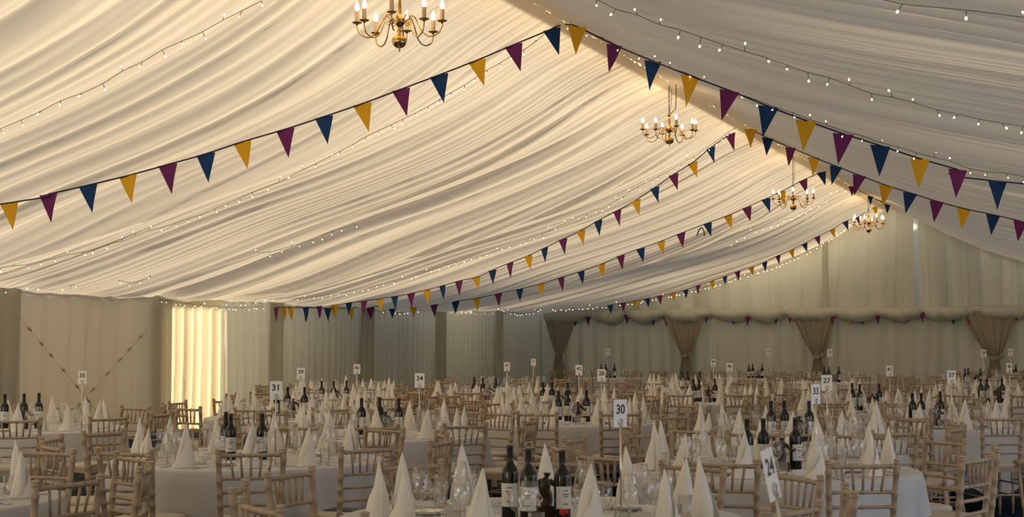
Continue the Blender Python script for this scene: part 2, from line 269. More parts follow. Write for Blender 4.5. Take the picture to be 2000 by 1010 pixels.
LS_9 = [(-5.67, 35.87, 4.86), (-5.77, 36.01, 4.81), (-5.87, 36.15, 4.76), (-5.98, 36.3, 4.71), (-6.08, 36.43, 4.66), (-6.18, 36.58, 4.61), (-6.29, 36.73, 4.56), (-6.38, 36.82, 4.51), (-6.48, 36.9, 4.45), (-6.57, 36.97, 4.39), (-6.66, 37.0, 4.34), (-6.76, 37.03, 4.29), (-6.86, 37.1, 4.23), (-6.96, 37.21, 4.19), (-7.07, 37.32, 4.14), (-7.18, 37.43, 4.09), (-7.28, 37.49, 4.04), (-7.38, 37.49, 3.99), (-7.48, 37.5, 3.95), (-7.57, 37.5, 3.9), (-7.67, 37.51, 3.86), (-7.77, 37.51, 3.81), (-7.86, 37.5, 3.77), (-7.96, 37.51, 3.72), (-8.06, 37.5, 3.68), (-8.16, 37.5, 3.65), (-8.26, 37.51, 3.61), (-8.37, 37.51, 3.58), (-8.47, 37.51, 3.54), (-8.57, 37.5, 3.51), (-8.67, 37.5, 3.47), (-8.78, 37.51, 3.44), (-8.88, 37.51, 3.41), (-8.99, 37.51, 3.38), (-9.09, 37.51, 3.35), (-9.2, 37.51, 3.33), (-9.3, 37.5, 3.3), (-9.41, 37.5, 3.27), (-9.52, 37.5, 3.24), (-9.62, 37.5, 3.21), (-9.73, 37.5, 3.18), (-9.84, 37.5, 3.15), (-9.95, 37.5, 3.12), (-10.05, 37.5, 3.09), (-10.16, 37.5, 3.07), (-10.27, 37.5, 3.04), (-10.38, 37.51, 3.02), (-10.49, 37.51, 2.99), (-10.6, 37.51, 2.97), (-10.71, 37.51, 2.95), (-10.82, 37.5, 2.92), (-10.93, 37.5, 2.9), (-11.05, 37.5, 2.88), (-11.16, 37.51, 2.85), (-11.27, 37.51, 2.83), (-11.38, 37.5, 2.81), (-11.5, 37.5, 2.79), (-11.61, 37.51, 2.77), (-11.72, 37.51, 2.75), (-11.83, 37.46, 2.73), (-11.92, 37.4, 2.71), (-12.02, 37.34, 2.69), (-12.12, 37.3, 2.67), (-12.22, 37.25, 2.66), (-12.31, 37.19, 2.64), (-12.4, 37.12, 2.63), (-12.5, 37.06, 2.61), (-12.59, 37.0, 2.6), (-12.69, 36.94, 2.58), (-12.78, 36.88, 2.57), (-12.88, 36.81, 2.55), (-12.96, 36.71, 2.54), (-13.01, 36.52, 2.53), (-13.06, 36.35, 2.52), (-13.12, 36.2, 2.51), (-13.19, 36.07, 2.51), (-13.26, 35.93, 2.5), (-13.33, 35.8, 2.49), (-13.39, 35.67, 2.49), (-13.45, 35.53, 2.48), (-13.52, 35.4, 2.47), (-13.59, 35.27, 2.46), (-13.65, 35.14, 2.46)]
TABLES = [('31', -5.51, 8.48, 0.17, 0.07), ('30', -2.44, 6.13, 0.33, 0.14), ('26', -5.85, 5.6, 0.28, 0.19), ('35', -9.5, 10.85, 0.35, 0.37), ('34', -5.97, 11.27, 0.3, 0.13), ('28', -5.21, 13.97, 0.27, 0.11), ('33', -2.08, 9.1, 0.27, 0.11), ('27', -2.54, 11.84, 0.28, 0.12), ('37', -1.8, 14.54, 0.23, 0.1), ('39', -8.3, 13.6, 0.12, -0.01), ('43', -9.28, 16.27, 0.25, 0.1), ('47', -8.41, 19.03, 0.27, 0.12), ('55', -10.09, 23.96, 0.35, 0.15), ('42', -6.46, 16.7, 0.27, 0.11), ('46', -5.35, 19.45, 0.33, 0.14), ('41', -2.87, 17.56, 0.27, 0.12), ('49', -7.02, 24.71, 0.36, 0.15), ('51', -11.34, 32.77, 0.0, 0.0), ('50', -8.03, 33.73, 0.28, 0.12), ('52', -5.7, 30.7, -0.03, -0.02), ('54', -2.8, 29.6, 0.21, 0.23), ('45', -1.72, 20.76, 0.24, 0.1), ('53', -2.3, 35.0, -0.17, 0.3), ('48', -4.5, 22.6, 0.05, 0.05), ('56', -1.9, 24.3, 0.05, 0.05), ('29', -11.1, 19.8, 0.05, 0.05)]
# ------------------------------------------------------------------ the marquee shell
XR = -5.47; XL = -15.1; XRT = 4.16; YG = 38.0; Y0 = 4.0
PRX = [0, .82, 1.33, 2.18, 3.05, 3.93, 4.82, 5.7, 6.6, 7.6, 8.6, 9.7]
PRZ = [4.99, 4.6, 4.30, 3.91, 3.60, 3.34, 3.12, 2.91, 2.72, 2.56, 2.45, 2.40]
_xs = np.linspace(0, 9.7, 98); _zs = np.interp(_xs, PRX, PRZ)
_k = np.exp(-np.linspace(-2, 2, 13)**2); _k /= _k.sum(); _zp = np.convolve(np.pad(_zs, 6, mode='reflect', reflect_type='odd'), _k, 'valid')
def prof(dx): return np.interp(np.abs(dx), _xs, _zp)
FRAMES = [-8.4, -1.4, 6.4, 14.3, 22.0, 30.1, 38.0]
def bulge(Y):
    b = np.zeros_like(Y)
    for a, c in zip(FRAMES[:-1], FRAMES[1:]):
        t = (Y-a)/(c-a); m = (t >= 0) & (t <= 1); b = np.where(m, 1-(2*t-1)**4, b)
    return b
def lining(side, seed):
    ys = np.concatenate([np.arange(-7, Y0, .12), np.arange(Y0, YG+.001, 0.022)]); ts = np.linspace(0, 9.63, 72)**1.0
    Y, T = np.meshgrid(ys, ts, indexing='ij')
    w = T/9.63
    wander = .20*vn(Y*.35+seed)*w + .10*vn(Y*.8+seed*3+5)*np.sin(w*5) + .25*vn(T*.30+seed)*.35
    Yw = Y+wander-(.17*T if side < 0 else .04*T)
    def lobes(x): return np.abs(np.sin(math.pi*x))**.75*2-1           # soft rolls with sharp valleys between them
    per = lambda s, k: vn(Yw/s+seed*17+k+.075*vn(T*.5+k))
    mod = sstep(-.35, .6, vn(Y*.8+seed*2+T*.12))
    mod2 = sstep(-.3, .5, vn(Yw*1.3+seed*5+70))
    big = per(.80, 100)
    mid = lobes(Yw/.62+1.1*vn(Yw*.75+seed)+.06*vn(T*.6))
    small = lobes(Yw/.21+1.6*vn(Yw*1.1+seed+9)+.10*vn(T*.7+4))
    fine = per(.05, 900)
    crease = np.exp(-(vn(Yw/.34+seed*3+700+.2*vn(T*.5+8))/.10)**2)
    a_big = .090*sstep(.0, .30, w); a_mid = .048*sstep(0, .2, w); a_small = .016*(.35+.65*mod); a_fine = .012*(1-sstep(.02, .40, w))+.0012
    d = a_big*big-a_mid*mid*(.35+.65*mod2)-a_small*small+a_fine*fine+.016*crease*sstep(0, .12, w)
    fade = 1-sstep(.93, 1, w)*.6
    z = prof(T)+.30*bulge(Y)*np.sin(np.clip(w, 0, 1)*math.pi)**.7+d*fade
    z = z-(.12*sstep(.55, .97, w)*(1-sstep(29, 36, Y)))
    ruche = .012*np.abs(per(.07, 1300))*(1-sstep(0, .03, w))
    X = XR+side*T
    return np.stack([X, Y, z-ruche], -1)
cl = struct(np_grid('ceiling', lining(-1, 3.3), 'lining'))
cr = struct(np_grid('ceiling', lining(1, 8.1), 'lining'))
mb = MB(); ys_ = [-7+i*.5 for i in range(91)]; mb.grid([[(XR+dx, y, 5.42-abs(dx)*.75) for dx in (-.45, -.2, 0, .2, .45)] for y in ys_]); struct(mb.build('trim_1', 'lining'))
mb = MB(); mb.add([(XL-.5, -6, 0), (XRT+.5, -6, 0), (XRT+.5, YG+.6, 0), (XL-.5, YG+.6, 0)], [(0, 1, 2, 3)])
struct(mb.build('floor', 'carpet', smooth=False))
mb = MB(); mb.add([(-90, -60, -.06), (80, -60, -.06), (80, 110, -.06), (-90, 110, -.06)], [(0, 1, 2, 3)])
struct(mb.build('ground', 'lawn', smooth=False))
# outer skin of the side walls; one clear bay on the left lets the low sun in
def skin(name, quads):
    mb = MB()
    for q in quads: mb.add(q, [(0, 1, 2, 3)])
    return struct(mb.build(name, 'pvc', smooth=False))
OL = XL-.55; WIN = (20.0, 21.9)
def qy(x, a, b, z0, z1): return [(x, a, z0), (x, b, z0), (x, b, z1), (x, a, z1)]
skin('wall_left', [qy(OL, -7, WIN[0], 0, 2.62), qy(OL, WIN[1], YG+.6, 0, 2.62), qy(OL, WIN[0], WIN[1], 2.45, 2.62), qy(OL, WIN[0], WIN[1], 0, .25)])
skin('wall_right', [qy(XRT+.3, -7, 4.5, 0, 2.62), qy(XRT+.3, 11, YG+.6, 0, 2.62), qy(XRT+.3, 4.5, 11, 2.3, 2.62)])
mb = MB(); mb.add([(OL, YG+.6, 0), (XRT+.3, YG+.6, 0), (XRT+.3, YG+.6, 2.6), (XR, YG+.6, 5.4), (OL, YG+.6, 2.6)], [(0, 1, 2, 3, 4)])
struct(mb.build('wall_back', 'pvc', smooth=False))
mb = MB(); mb.add([(OL, -7, 0), (-12, -7, 0), (-12, -7, 3.1), (OL, -7, 2.6)], [(0, 1, 2, 3)]); mb.add([(-4, -7, 0), (XRT+.3, -7, 0), (XRT+.3, -7, 2.6), (-4, -7, 4.4)], [(0, 1, 2, 3)]); mb.add([(-12, -7, 2.5), (-4, -7, 2.5), (-4, -7, 4.4), (XR, -7, 5.3), (-12, -7, 3.1)], [(0, 1, 2, 3, 4)])
struct(mb.build('wall_front', 'pvc', smooth=False))

def pleats(p0, p1, z0, ztop, amp=.05, period=.24, seed=0, step=.02, nz=14, flare=0.0):
    """a hanging gathered cloth between p0 and p1; inside of the tent is on its left-hand normal"""
    p0 = np.array(p0, float); p1 = np.array(p1, float); L = np.hypot(*(p1-p0)); n = max(6, int(L/step))
    s = np.linspace(0, L, n); t = (p1-p0)/L; nn = np.array([-t[1], t[0]])
    zz = np.linspace(0, 1, nz)
    S, Zt = np.meshgrid(s, zz, indexing='ij')
    Sw = S+.05*vn(S*1.1+seed+Zt*.8)+.03*vn(Zt*3+seed*2+S*.3)
    ph = Sw/period*2*math.pi+2.2*vn(Sw*.9+seed*5)
    fold = np.abs(np.sin(ph/2))**.8*2-1
    off = amp*(fold*(.8+.5*vn(Sw*1.7+seed*9))+.5*vn(Sw*4.0+seed*3)+.18*vn(Sw*13+seed))*(1.05-.35*Zt)
    zt = np.array([ztop(p0+t*q) if callable(ztop) else ztop for q in s])[:, None]
    Z = z0+(zt-z0)*Zt
    X = p0[0]+t[0]*S+nn[0]*off; Y = p0[1]+t[1]*S+nn[1]*off
    return np.stack([X, Y, Z], -1)

# side curtains on the left, bay by bay
COLS = [2.6, 5.9, 9.5, 13.1, 16.75, 20.4, 24.0, 27.6, 31.3, 34.8, 37.9]
side_words = ['nearest the camera', 'far forward', 'before the braced bay', 'in the fourth bay', 'over the crossed cables',
              'glowing with low sun', 'beside the sunlit one', 'in the third bay past the sunlit one', 'with the wide pale panel', 'in the last full bay', 'at the far corner']
def eave_z(p):
    y = p[1]; return 2.46 - .10*(1-float(sstep(29, 36, y)))
k = 0
def side_curtain(y0, y1, label, m, seed, per=.26, amp=.07):
    o = np_grid('side_curtain', pleats((XL, y1), (XL, y0), .03, eave_z, amp, per, seed), m)
    tag(o, label, 'curtain', 'gathered curtains along the left wall'); return o
side_curtain(12.5, 16.72, 'beige gathered curtain at the far left edge, beside the braced bay', 'curtain_beige', 1)
side_curtain(16.72, 20.42, 'wide beige curtain with two slanting cable lines crossing it', 'curtain_beige', 2, .46)
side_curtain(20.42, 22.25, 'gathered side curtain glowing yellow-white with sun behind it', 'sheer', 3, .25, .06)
side_curtain(22.25, 24.02, 'pale green-grey side curtain directly right of the sunlit one', 'curtain', 4, .24)
side_curtain(24.02, 27.65, 'side curtain behind number card 39', 'curtain', 5)
side_curtain(27.65, 31.3, 'side curtain between number cards 43 and 34', 'curtain', 6)
side_curtain(31.3, 34.8, 'side curtain just left of number card 47, with a flat plain header', 'curtain', 7)
side_curtain(34.8, 37.95, 'last side curtain before the far corner, under a loop of lights', 'curtain', 8)
def pillar(y, w, label):
    o = np_grid('pillar_drape', pleats((XL+.10, y+w/2), (XL+.10, y-w/2), .03, eave_z, .02, .3, y, nz=8), 'strip')
    tag(o, label, 'drape', 'grey strips covering the left wall posts')
for y, w, l in [(16.75, .5, 'plain grey cloth strip over the wall post left of the crossed cables'), (20.42, .5, 'plain grey cloth strip over the wall post left of the sunlit curtain'),
             (24.02, .5, 'plain grey cloth strip over the wall post between cards 31 and 39'), (27.65, .62, 'plain grey cloth strip over the wall post right of number card 43'),
             (31.3, .62, 'plain grey cloth strip over the wall post above number card 34'), (34.8, .45, 'narrow grey cloth strip over the last post before the far corner')]:
    pillar(y, w, l)
# knotted shadows of bracing behind the curtain, modelled as faint tubes inside it
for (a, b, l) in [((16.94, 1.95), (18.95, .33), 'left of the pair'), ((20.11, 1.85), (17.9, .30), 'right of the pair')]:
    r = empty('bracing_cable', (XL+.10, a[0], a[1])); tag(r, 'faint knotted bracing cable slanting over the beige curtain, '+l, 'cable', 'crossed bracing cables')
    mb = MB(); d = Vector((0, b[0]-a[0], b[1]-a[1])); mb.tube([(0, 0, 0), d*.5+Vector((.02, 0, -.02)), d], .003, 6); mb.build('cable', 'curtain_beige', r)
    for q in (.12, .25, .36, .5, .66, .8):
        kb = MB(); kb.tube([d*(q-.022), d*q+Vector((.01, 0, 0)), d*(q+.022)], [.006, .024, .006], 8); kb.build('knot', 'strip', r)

# unseen tall conifers, added outside on the left to shade the far bays
for i, (x, y, rad, hh) in enumerate([(-30.6, 14.9, 3.2, 18), (-34.6, 19.3, 3.3, 21), (-38.8, 24.0, 3.3, 22), (-43, 28.6, 3.3, 22), (-47, 33.2, 3.3, 22)]):
    r = empty('conifer', (x, y, 0)); tag(r, ['tall dark conifer outside, nearest the sunlit bay', 'second conifer outside the left wall', 'third conifer outside the left wall', 'fourth conifer outside the left wall', 'farthest conifer outside the left wall'][i], 'tree', 'conifers outside the marquee')
    mb = MB(); mb.tube([(0, 0, -.05), (0, 0, hh*.9)], [.35, .08], 8); mb.build('trunk', 'bark', r)
    rows = []; rr = random.Random(i)
    for j in range(24):
        t = j/23; row = []
        for k_ in range(28):
            a = 2*math.pi*k_/28; q = rad*(1-t**2.6)*(.82+.18*math.sin(a*5+j*1.3)+rr.uniform(-.06, .06))+.02
            row.append((q*math.cos(a), q*math.sin(a), .6+(hh-.6)*t+rr.uniform(-.2, .2)))
        rows.append(row)
    mb = MB(); mb.grid(rows, closed=True); mb.build('crown', 'leaf', r)

# far gable
def gab_top(p): return float(prof(p[0]-XR))+.03
names = ['left end of the gable, in the narrow corner', 'left of the gable middle', 'under the ridge', 'right of the ridge', 'at the right end']
xs = [-15.2, -10.6, -7.2, -4.87, -1.2, 4.3]
for i in range(5):
    o = np_grid('gable_curtain', pleats((xs[i+1]+(-.05 if i == 2 else .14), YG-.12), (xs[i]-(-.05 if i == 3 else .02), YG-.12), 2.44, gab_top, .17, .62, 20+i, step=.025, nz=20), 'gable')
    tag(o, 'ivory gathered upper gable curtain, '+names[i], 'curtain', 'upper gable curtains')
# puffed pelmet roll between upper and lower curtains
s = np.linspace(-14.9, 4.1, 760); a = np.linspace(-.5, math.pi+.2, 14)
S, Aa = np.meshgrid(s, a, indexing='ij')
sc = np.abs(np.sin(S*math.pi/1.15+.7*vn(S*.6)))
rr = .16+.10*sc+.03*vn(S*6)+.018*vn(S*19)
Z = 2.38+.12*np.cos(Aa)-(.02+.12*sc+.03*vn(S*5))*(1-np.cos(Aa))/2*1.3
Yp = YG-.12-np.sin(Aa)*rr*1.5
o = np_grid('gable_pelmet', np.stack([S, Yp, Z], -1), 'gable'); tag(o, 'long puffed ivory pelmet roll across the far wall under the gable', 'pelmet')
lower = [(-14.6, -13.0, 'lower back-wall curtain between the first tan swag and its left neighbour post'), (-14.5, -10.9, 'lower back-wall curtain between the first and second tan swags'),
         (-10.9, -7.4, 'lower back-wall curtain between the second and third tan swags'), (-7.4, -3.1, 'lower back-wall curtain between the third and fourth tan swags'), (-3.1, 4.1, 'lower back-wall curtain right of the fourth tan swag')]
for i, (x0, x1, l) in enumerate(lower[1:]):
    if i == 0: x0 = -15.25
    x1 += .12
    o = np_grid('back_curtain', pleats((x1, YG-.06), (x0, YG-.06),   .03, 2.42, .075, .40, 40+i, nz=10), 'gable')
    tag(o, l, 'curtain', 'lower curtains along the back wall')
# tied tan swags on the back wall
def swag(x, ztie, w, label, lean):
    r = empty('tied_swag', (x, YG-.34, 0)); tag(r, label, 'drape', 'tan tied swags on the back wall')
    nu, nz = 60, 26
    for part, z0, z1 in (('upper_drape', ztie, 2.36), ('lower_drape', .05, ztie)):
        rows = []
        for i in range(nu):
            u = i/(nu-1)*2-1; row = []
            for j in range(nz):
                t = j/(nz-1); z = z0+(z1-z0)*t
                if part == 'upper_drape': hw = .085+(w-.085)*(t**.85); cx = lean*t; dep = .035+.02*(1-t)
                else: hw = .085+.16*(1-t)**.6; cx = lean*.15*(1-t); dep = .035
                row.append((cx+u*hw, dep*math.sin(u*17+x)*(.5+.5*abs(u))-.07*(1-u*u)*(1-.6*t if part == 'upper_drape' else t), z))
            rows.append(row)
        mb = MB(); mb.grid(rows); mb.build(part, 'tan', r)
    mb = MB(); mb.lathe([(.085, -.05), (.105, -.02), (.105, .02), (.085, .05)], 16, (0, -.04, ztie), 1.05, .75); mb.build('tie_band', 'tan', r)
    mb = MB(); mb.tube([(.06, -.12, ztie), (.17, -.15, ztie+.09), (.19, -.15, ztie+.03), (.07, -.12, ztie-.02)], [.02, .035, .03, .015], 8); mb.build('bow', 'tan', r)
swag(-14.45, 1.26, .50, 'tan tied swag nearest the far left corner', .05)
swag(-10.83, 1.23, .58, 'tan tied swag above number card 49, second from the far left corner', -.05)
swag(-7.34, 1.20, .60, 'tan tied swag behind number card 52, in the middle of the back wall', -.10)
swag(-3.0, 1.19, .70, 'tan tied swag at the right of the back wall, the widest', -.18)
# ------------------------------------------------------------------ chandeliers
def bez(p, n=16):
    """smooth curve through control points"""
    out = []
    P_ = [Vector(q) for q in p]
    for i in range(len(P_)-1):
        a = P_[max(i-1, 0)]; b = P_[i]; c = P_[i+1]; d = P_[min(i+2, len(P_)-1)]
        for k in range(n):
            t = k/n; out.append(.5*((2*b)+(c-a)*t+(2*a-5*b+4*c-d)*t*t+(3*b-a-3*c+d)*t**3))
    out.append(P_[-1]); return out
def chandelier():
    r = empty('chandelier')
    mb = MB()  # baluster body, z=0 at the lowest tip
    mb.lathe([(.001, 0), (.008, .008), (.009, .02), (.005, .028), (.03, .034), (.052, .052), (.062, .08), (.058, .108), (.036, .128), (.018, .14), (.016, .155), (.024, .165),
              (.015, .178), (.02, .20), (.046, .225), (.05, .245), (.046, .265), (.022, .285), (.014, .30), (.02, .318), (.014, .335), (.018, .36), (.012, .39), (.012, .43), (.02, .442), (.036, .449), (.03, .456), (.006, .46)], 20)
    mb.build('baluster', 'brass', r)
    for k in range(8):
        a = 2*math.pi*k/8+.2; low = k % 2
        ca, sa = math.cos(a), math.sin(a); dz = -.035 if low else 0; rad = .355 if not low else .345
        def pt(q, z): return (q*ca, q*sa, z)
        mb = MB(); mb.tube(bez([pt(.035, .235), pt(.075, .26), pt(.10, .285), pt(.135, .26), pt(.19, .16+dz), pt(.255, .118+dz), pt(.325, .145+dz), pt(rad, .20+dz), pt(rad, .232+dz)], 7), .0062, 6)
        mb.tube(bez([pt(.06, .225), pt(.09, .215), pt(.10, .235), pt(.085, .245)], 5), .004, 5)
        arm = mb.build('arm', 'brass', r)
        mb = MB(); mb.lathe([(.006, .215+dz), (.012, .228+dz), (.03, .231+dz), (.042, .238+dz), (.043, .242+dz), (.012, .243+dz), (.012, .255+dz)], 14, pt(rad, 0)[:3])
        mb.build('drip_pan', 'brass', arm)
        mb = MB(); mb.lathe([(.019, .243+dz), (.019, .33+dz), (.012, .331+dz), (.001, .331+dz)], 12, (rad*ca, rad*sa, 0)); mb.build('candle_tube', 'candle', arm)
        mb = MB(); mb.lathe([(.008, .331+dz), (.017, .345+dz), (.019, .36+dz), (.013, .382+dz), (.004, .402+dz), (.001, .408+dz)], 10, (rad*ca, rad*sa, 0)); mb.build('bulb', 'flame', arm)
    return r
cp = Proto(chandelier())
for i, (y, z, lab) in enumerate([(10.6, 3.93, 'brass candle chandelier nearest the camera, cut off by the top of the frame'), (18.3, 4.12, 'second brass chandelier, on a long double chain in front of the mustard flag'),
                              (26.0, 3.91, 'third brass chandelier, hanging lower on a single chain'), (34.3, 4.09, 'farthest brass chandelier, in front of the gable curtain')]):
    c = cp.place((XR, y, z), [.1, .35, .0, .5][i], lab, 'chandelier', 'brass chandeliers along the ridge', (1.0, 1.0, [1.05, .9, 1, 1.1][i]))
    # chain and flex belong to the ridge fixing above
    h = z+.455*c.scale[2]; top = 4.93
    ch = MB(); n = int((top-h)/.034)
    for q in range(n):
        zc = h+.017+q*.034; a = (q % 2)*math.pi/2
        pts = [(.010*math.cos(t)*math.cos(a), .010*math.cos(t)*math.sin(a), zc-z+.022*math.sin(t)) for t in np.linspace(0, 2*math.pi, 9)]
        ch.tube(pts, .0032, 4, caps=False)
    o = ch.build('suspension_chain', 'darksteel'); o.location = (XR, y, z); tag(o, ['chain', 'long paired chain', 'single chain', 'short chain'][i]+' holding the '+['nearest', 'second', 'third', 'farthest'][i]+' brass chandelier', 'chain', 'chandelier chains')
    fx = MB(); fx.tube([(0, 0, h-z), (.03, 0, (h-z)*.6+(top-z)*.4), (.035, 0, (h-z)*.2+(top-z)*.8), (.0, 0, top-z)], .004, 5); o2 = fx.build('power_flex', 'wire', o)
    if i == 1:
        fx = MB(); fx.tube([(0, 0, h-z), (.09, 0, (h-z)*.8+(top-z)*.2), (.10, 0, top-z)], .006, 5); fx.build('second_chain', 'darksteel', o)
    pl = bpy.data.lights.new('chandelier_glow', 'POINT'); po = bpy.data.objects.new('chandelier_glow', pl); COL.objects.link(po)
    pl.energy = 6; pl.color = (1, .68, .36); pl.shadow_soft_size = .3; po.location = (XR, y, z+.42)

# ------------------------------------------------------------------ bunting
FLAGM = {'y': 'yellow', 'p': 'purple', 'n': 'navy'}
def flag_mesh(m, seed, small=1.0):
    rr = random.Random(seed); w, h = .195*small, .295*small; rows = []; b = rr.uniform(-.012, .012); sk = rr.uniform(-.02, .02)
    mb = MB(); nz = 6
    for side in (0, 1):
        rows = []
        for j in range(nz+1):
            t = j/nz; hw = w/2*(1-t)+.0008
            rows.append([(u*hw+sk*t, .0012*(1 if side else -1)+b*math.sin(t*3)+.006*u*math.sin(t*4+seed), -h*t) for u in (-1, -.5, 0, .5, 1)])
        mb.grid(rows)
    return mb.mesh('flag', m)
FM = {k: [flag_mesh(v, 3*i+j) for j in range(3)] for i, (k, v) in enumerate(FLAGM.items())}
def bunting(pts, cols, label, group, ends=(None, None), scale=1.0, facecam=.25):
    base = Vector(pts[0]); r = empty('bunting', base); tag(r, label, 'bunting', group)
    line = [Vector(p) for p in pts]
    if ends[0]: line = [Vector(ends[0])]+line
    if ends[1]: line = line+[Vector(ends[1])]
    mb = MB(); sm = bez([q-base for q in line], 4); mb.tube(sm, .0085, 5); mb.build('tape', 'cord', r)
    for i, p in enumerate(pts):
        a = Vector(pts[max(0, i-1)]); b = Vector(pts[min(len(pts)-1, i+1)]); d = (b-a)
        if d.length < 1e-6: d = Vector((1, 0, 0))
        yaw = math.atan2(d.y, d.x)
        if abs(yaw) > math.pi/2: yaw -= math.copysign(math.pi, yaw)
        yaw = max(-.45, min(.45, yaw))
        pit = math.asin(max(-1, min(1, d.z/d.length)))*(1 if d.x > 0 else -1)
        rr = random.Random(i*7+len(pts))
        o = bpy.data.objects.new('flag', FM[cols[i % len(cols)]][rr.randrange(3)]); COL.objects.link(o); o.parent = r
        o.location = Vector(p)-base; o.rotation_euler = Matrix.Rotation(yaw*.7+rr.uniform(-facecam, facecam), 3, 'Z').to_4x4().to_euler()
        # top edge follows the tape
        me = Matrix.Rotation(yaw*.7+rr.uniform(-facecam, facecam)*.6, 4, 'Z') @ Matrix.Rotation(-pit*.55, 4, 'Y')
        o.rotation_euler = me.to_euler(); s = scale*rr.uniform(.96, 1.04); o.scale = (s, s, s)
G1 = 'bunting lines under the roof lining'
bunting(A_L, 'ypn', 'nearest bunting line on the left roof slope, reaching the left edge of the frame', G1, ((-14.9, 10.2, 2.36), (-5.5, 14.4, 4.93)), 1.0)
bunting(A_R, 'ypn', 'nearest bunting line on the right roof slope, with the largest flags', G1, ((-5.45, 14.4, 4.93), (3.9, 14.2, 2.40)), 1.0)
bunting(B_L, 'pny', 'long closely spaced bunting line sweeping down the left slope in the middle of the tent', G1, (None, None), .93)
bunting(B_R, 'ynp', 'second bunting line on the right slope, below the nearest one', G1, (None, None), 1.0)
bunting(C_L, 'npy', 'third bunting line on the left slope, passing behind the third chandelier', G1, (None, None), .95)
bunting(C_R, 'pnn', 'three small flags peeping out at the ridge beside the farthest chandelier', G1, (None, None), .7)
bunting(D_L, 'ypn', 'farthest bunting line, along the top edge of the gable curtain', G1, (None, None), .8)
E_ = [(x, 37.66, 2.30-.04*math.sin(i*.9)) for i, x in enumerate(np.arange(-14.7, 3.9, .37))]
E_ = [tuple(float(v) for v in p) for p in E_]
bunting(E_[:26], 'pyn', 'bunting hung under the left half of the puffed pelmet on the far wall', G1, (None, None), .85)
bunting(E_[26:], 'npy', 'bunting hung under the right half of the puffed pelmet on the far wall', G1, (None, None), .85)
# a stray black tie hanging from the third line
mb = MB(); mb.tube(bez([(0, 0, 0), (-.05, 0, -.06), (-.09, .0, -.16)], 5), [.012]*10+[.018], 5); mb.tube(bez([(0, 0, 0), (.05, 0, -.07), (.06, 0, -.17)], 5), [.012]*10+[.018], 5)
o = mb.build('loose_tie', 'brick'); o.location = Vector(C_L[7])*.5+Vector(C_L[8])*.5+Vector((.0, -.02, -.01)); o.location = Vector(C_L[7])+Vector((.42, -.02, .10)); tag(o, 'loose black ribbon tie dangling from the third bunting line', 'ribbon')

# ------------------------------------------------------------------ fairy lights
_b = MB(); _b.lathe([(.001, -.040), (.008, -.034), (.010, -.026), (.007, -.018), (.004, -.014)], 8); BULB = _b.mesh('bulb', 'fairy')
_b = MB(); _b.tube([(0, 0, 0), (0, 0, -.016)], .0045, 5); BULB_SOCK = _b
def fairy(pts, label, seed, stem=.035, up=.4, r=.68, wire=.0035):
    rr = random.Random(seed); base = Vector(pts[0]); root = empty('fairy_lights', base); tag(root, label, 'string lights', 'fairy light strings')
    mb = MB(); line = [Vector(p)-base for p in pts]
    line = [p+Vector((0, 0, rr.uniform(-.008, .008))) for p in line]
    mb.tube(bez(line, 3) if len(line) > 1 else line, wire, 4)
    locs = []
    for p in line[:100]:
        d = Vector((rr.uniform(-.6, .6), rr.uniform(-.6, .6), rr.choice([-1, -1, -1, 1 if rr.random() < up*2 else -1])*rr.uniform(.5, 1))).normalized()
        e = p+d*stem*rr.uniform(.6, 1.3); mb.tube([p, e], .0035, 4); locs.append((e, d))
    mb.build('wire', 'wire', root)
    for e, d in locs:
        o = bpy.data.objects.new('bulb', BULB); COL.objects.link(o); o.parent = root; o.location = e
        o.rotation_euler = d.to_track_quat('-Z', 'Y').to_euler(); s = r*rr.uniform(.85, 1.15); o.scale = (s, s, s)
fairy(LS_1, 'fairy light string at the upper left, nearest the camera on the left slope', 1)
fairy(LS_2, 'fairy light string running from the ridge down the left slope below the first bunting', 2)
fairy(LS_2b, 'short swag of fairy lights in the middle of the left slope', 3)
fairy(LS_2c, 'tiny loop of fairy lights low on the left slope', 4)
fairy(LS_2d, 'short fairy light string just above the beige curtain at the far left', 5)
fairy(LS_3, 'fairy light string beside the closely spaced bunting, curving to the left eave', 6)
fairy(LS_4, 'fairy lights along the eave over the sunlit curtain', 7)
fairy(LS_4b, 'small swag of fairy lights at the eave above number card 34', 8)
fairy(LS_4c, 'sagging loop of yellow fairy lights in the far left corner', 9)
fairy(LS_5, 'fairy light string crossing the right slope at the top of the frame', 10)
fairy(LS_6, 'few fairy bulbs at the top right corner of the frame', 11)
fairy(LS_7, 'fairy light string following the nearest bunting on the right slope', 12)
fairy(LS_8, 'sparse fairy lights behind the third chandelier', 13, r=.9)
fairy(LS_9, 'dense fairy lights along the top edge of the gable curtain', 14, r=.9)
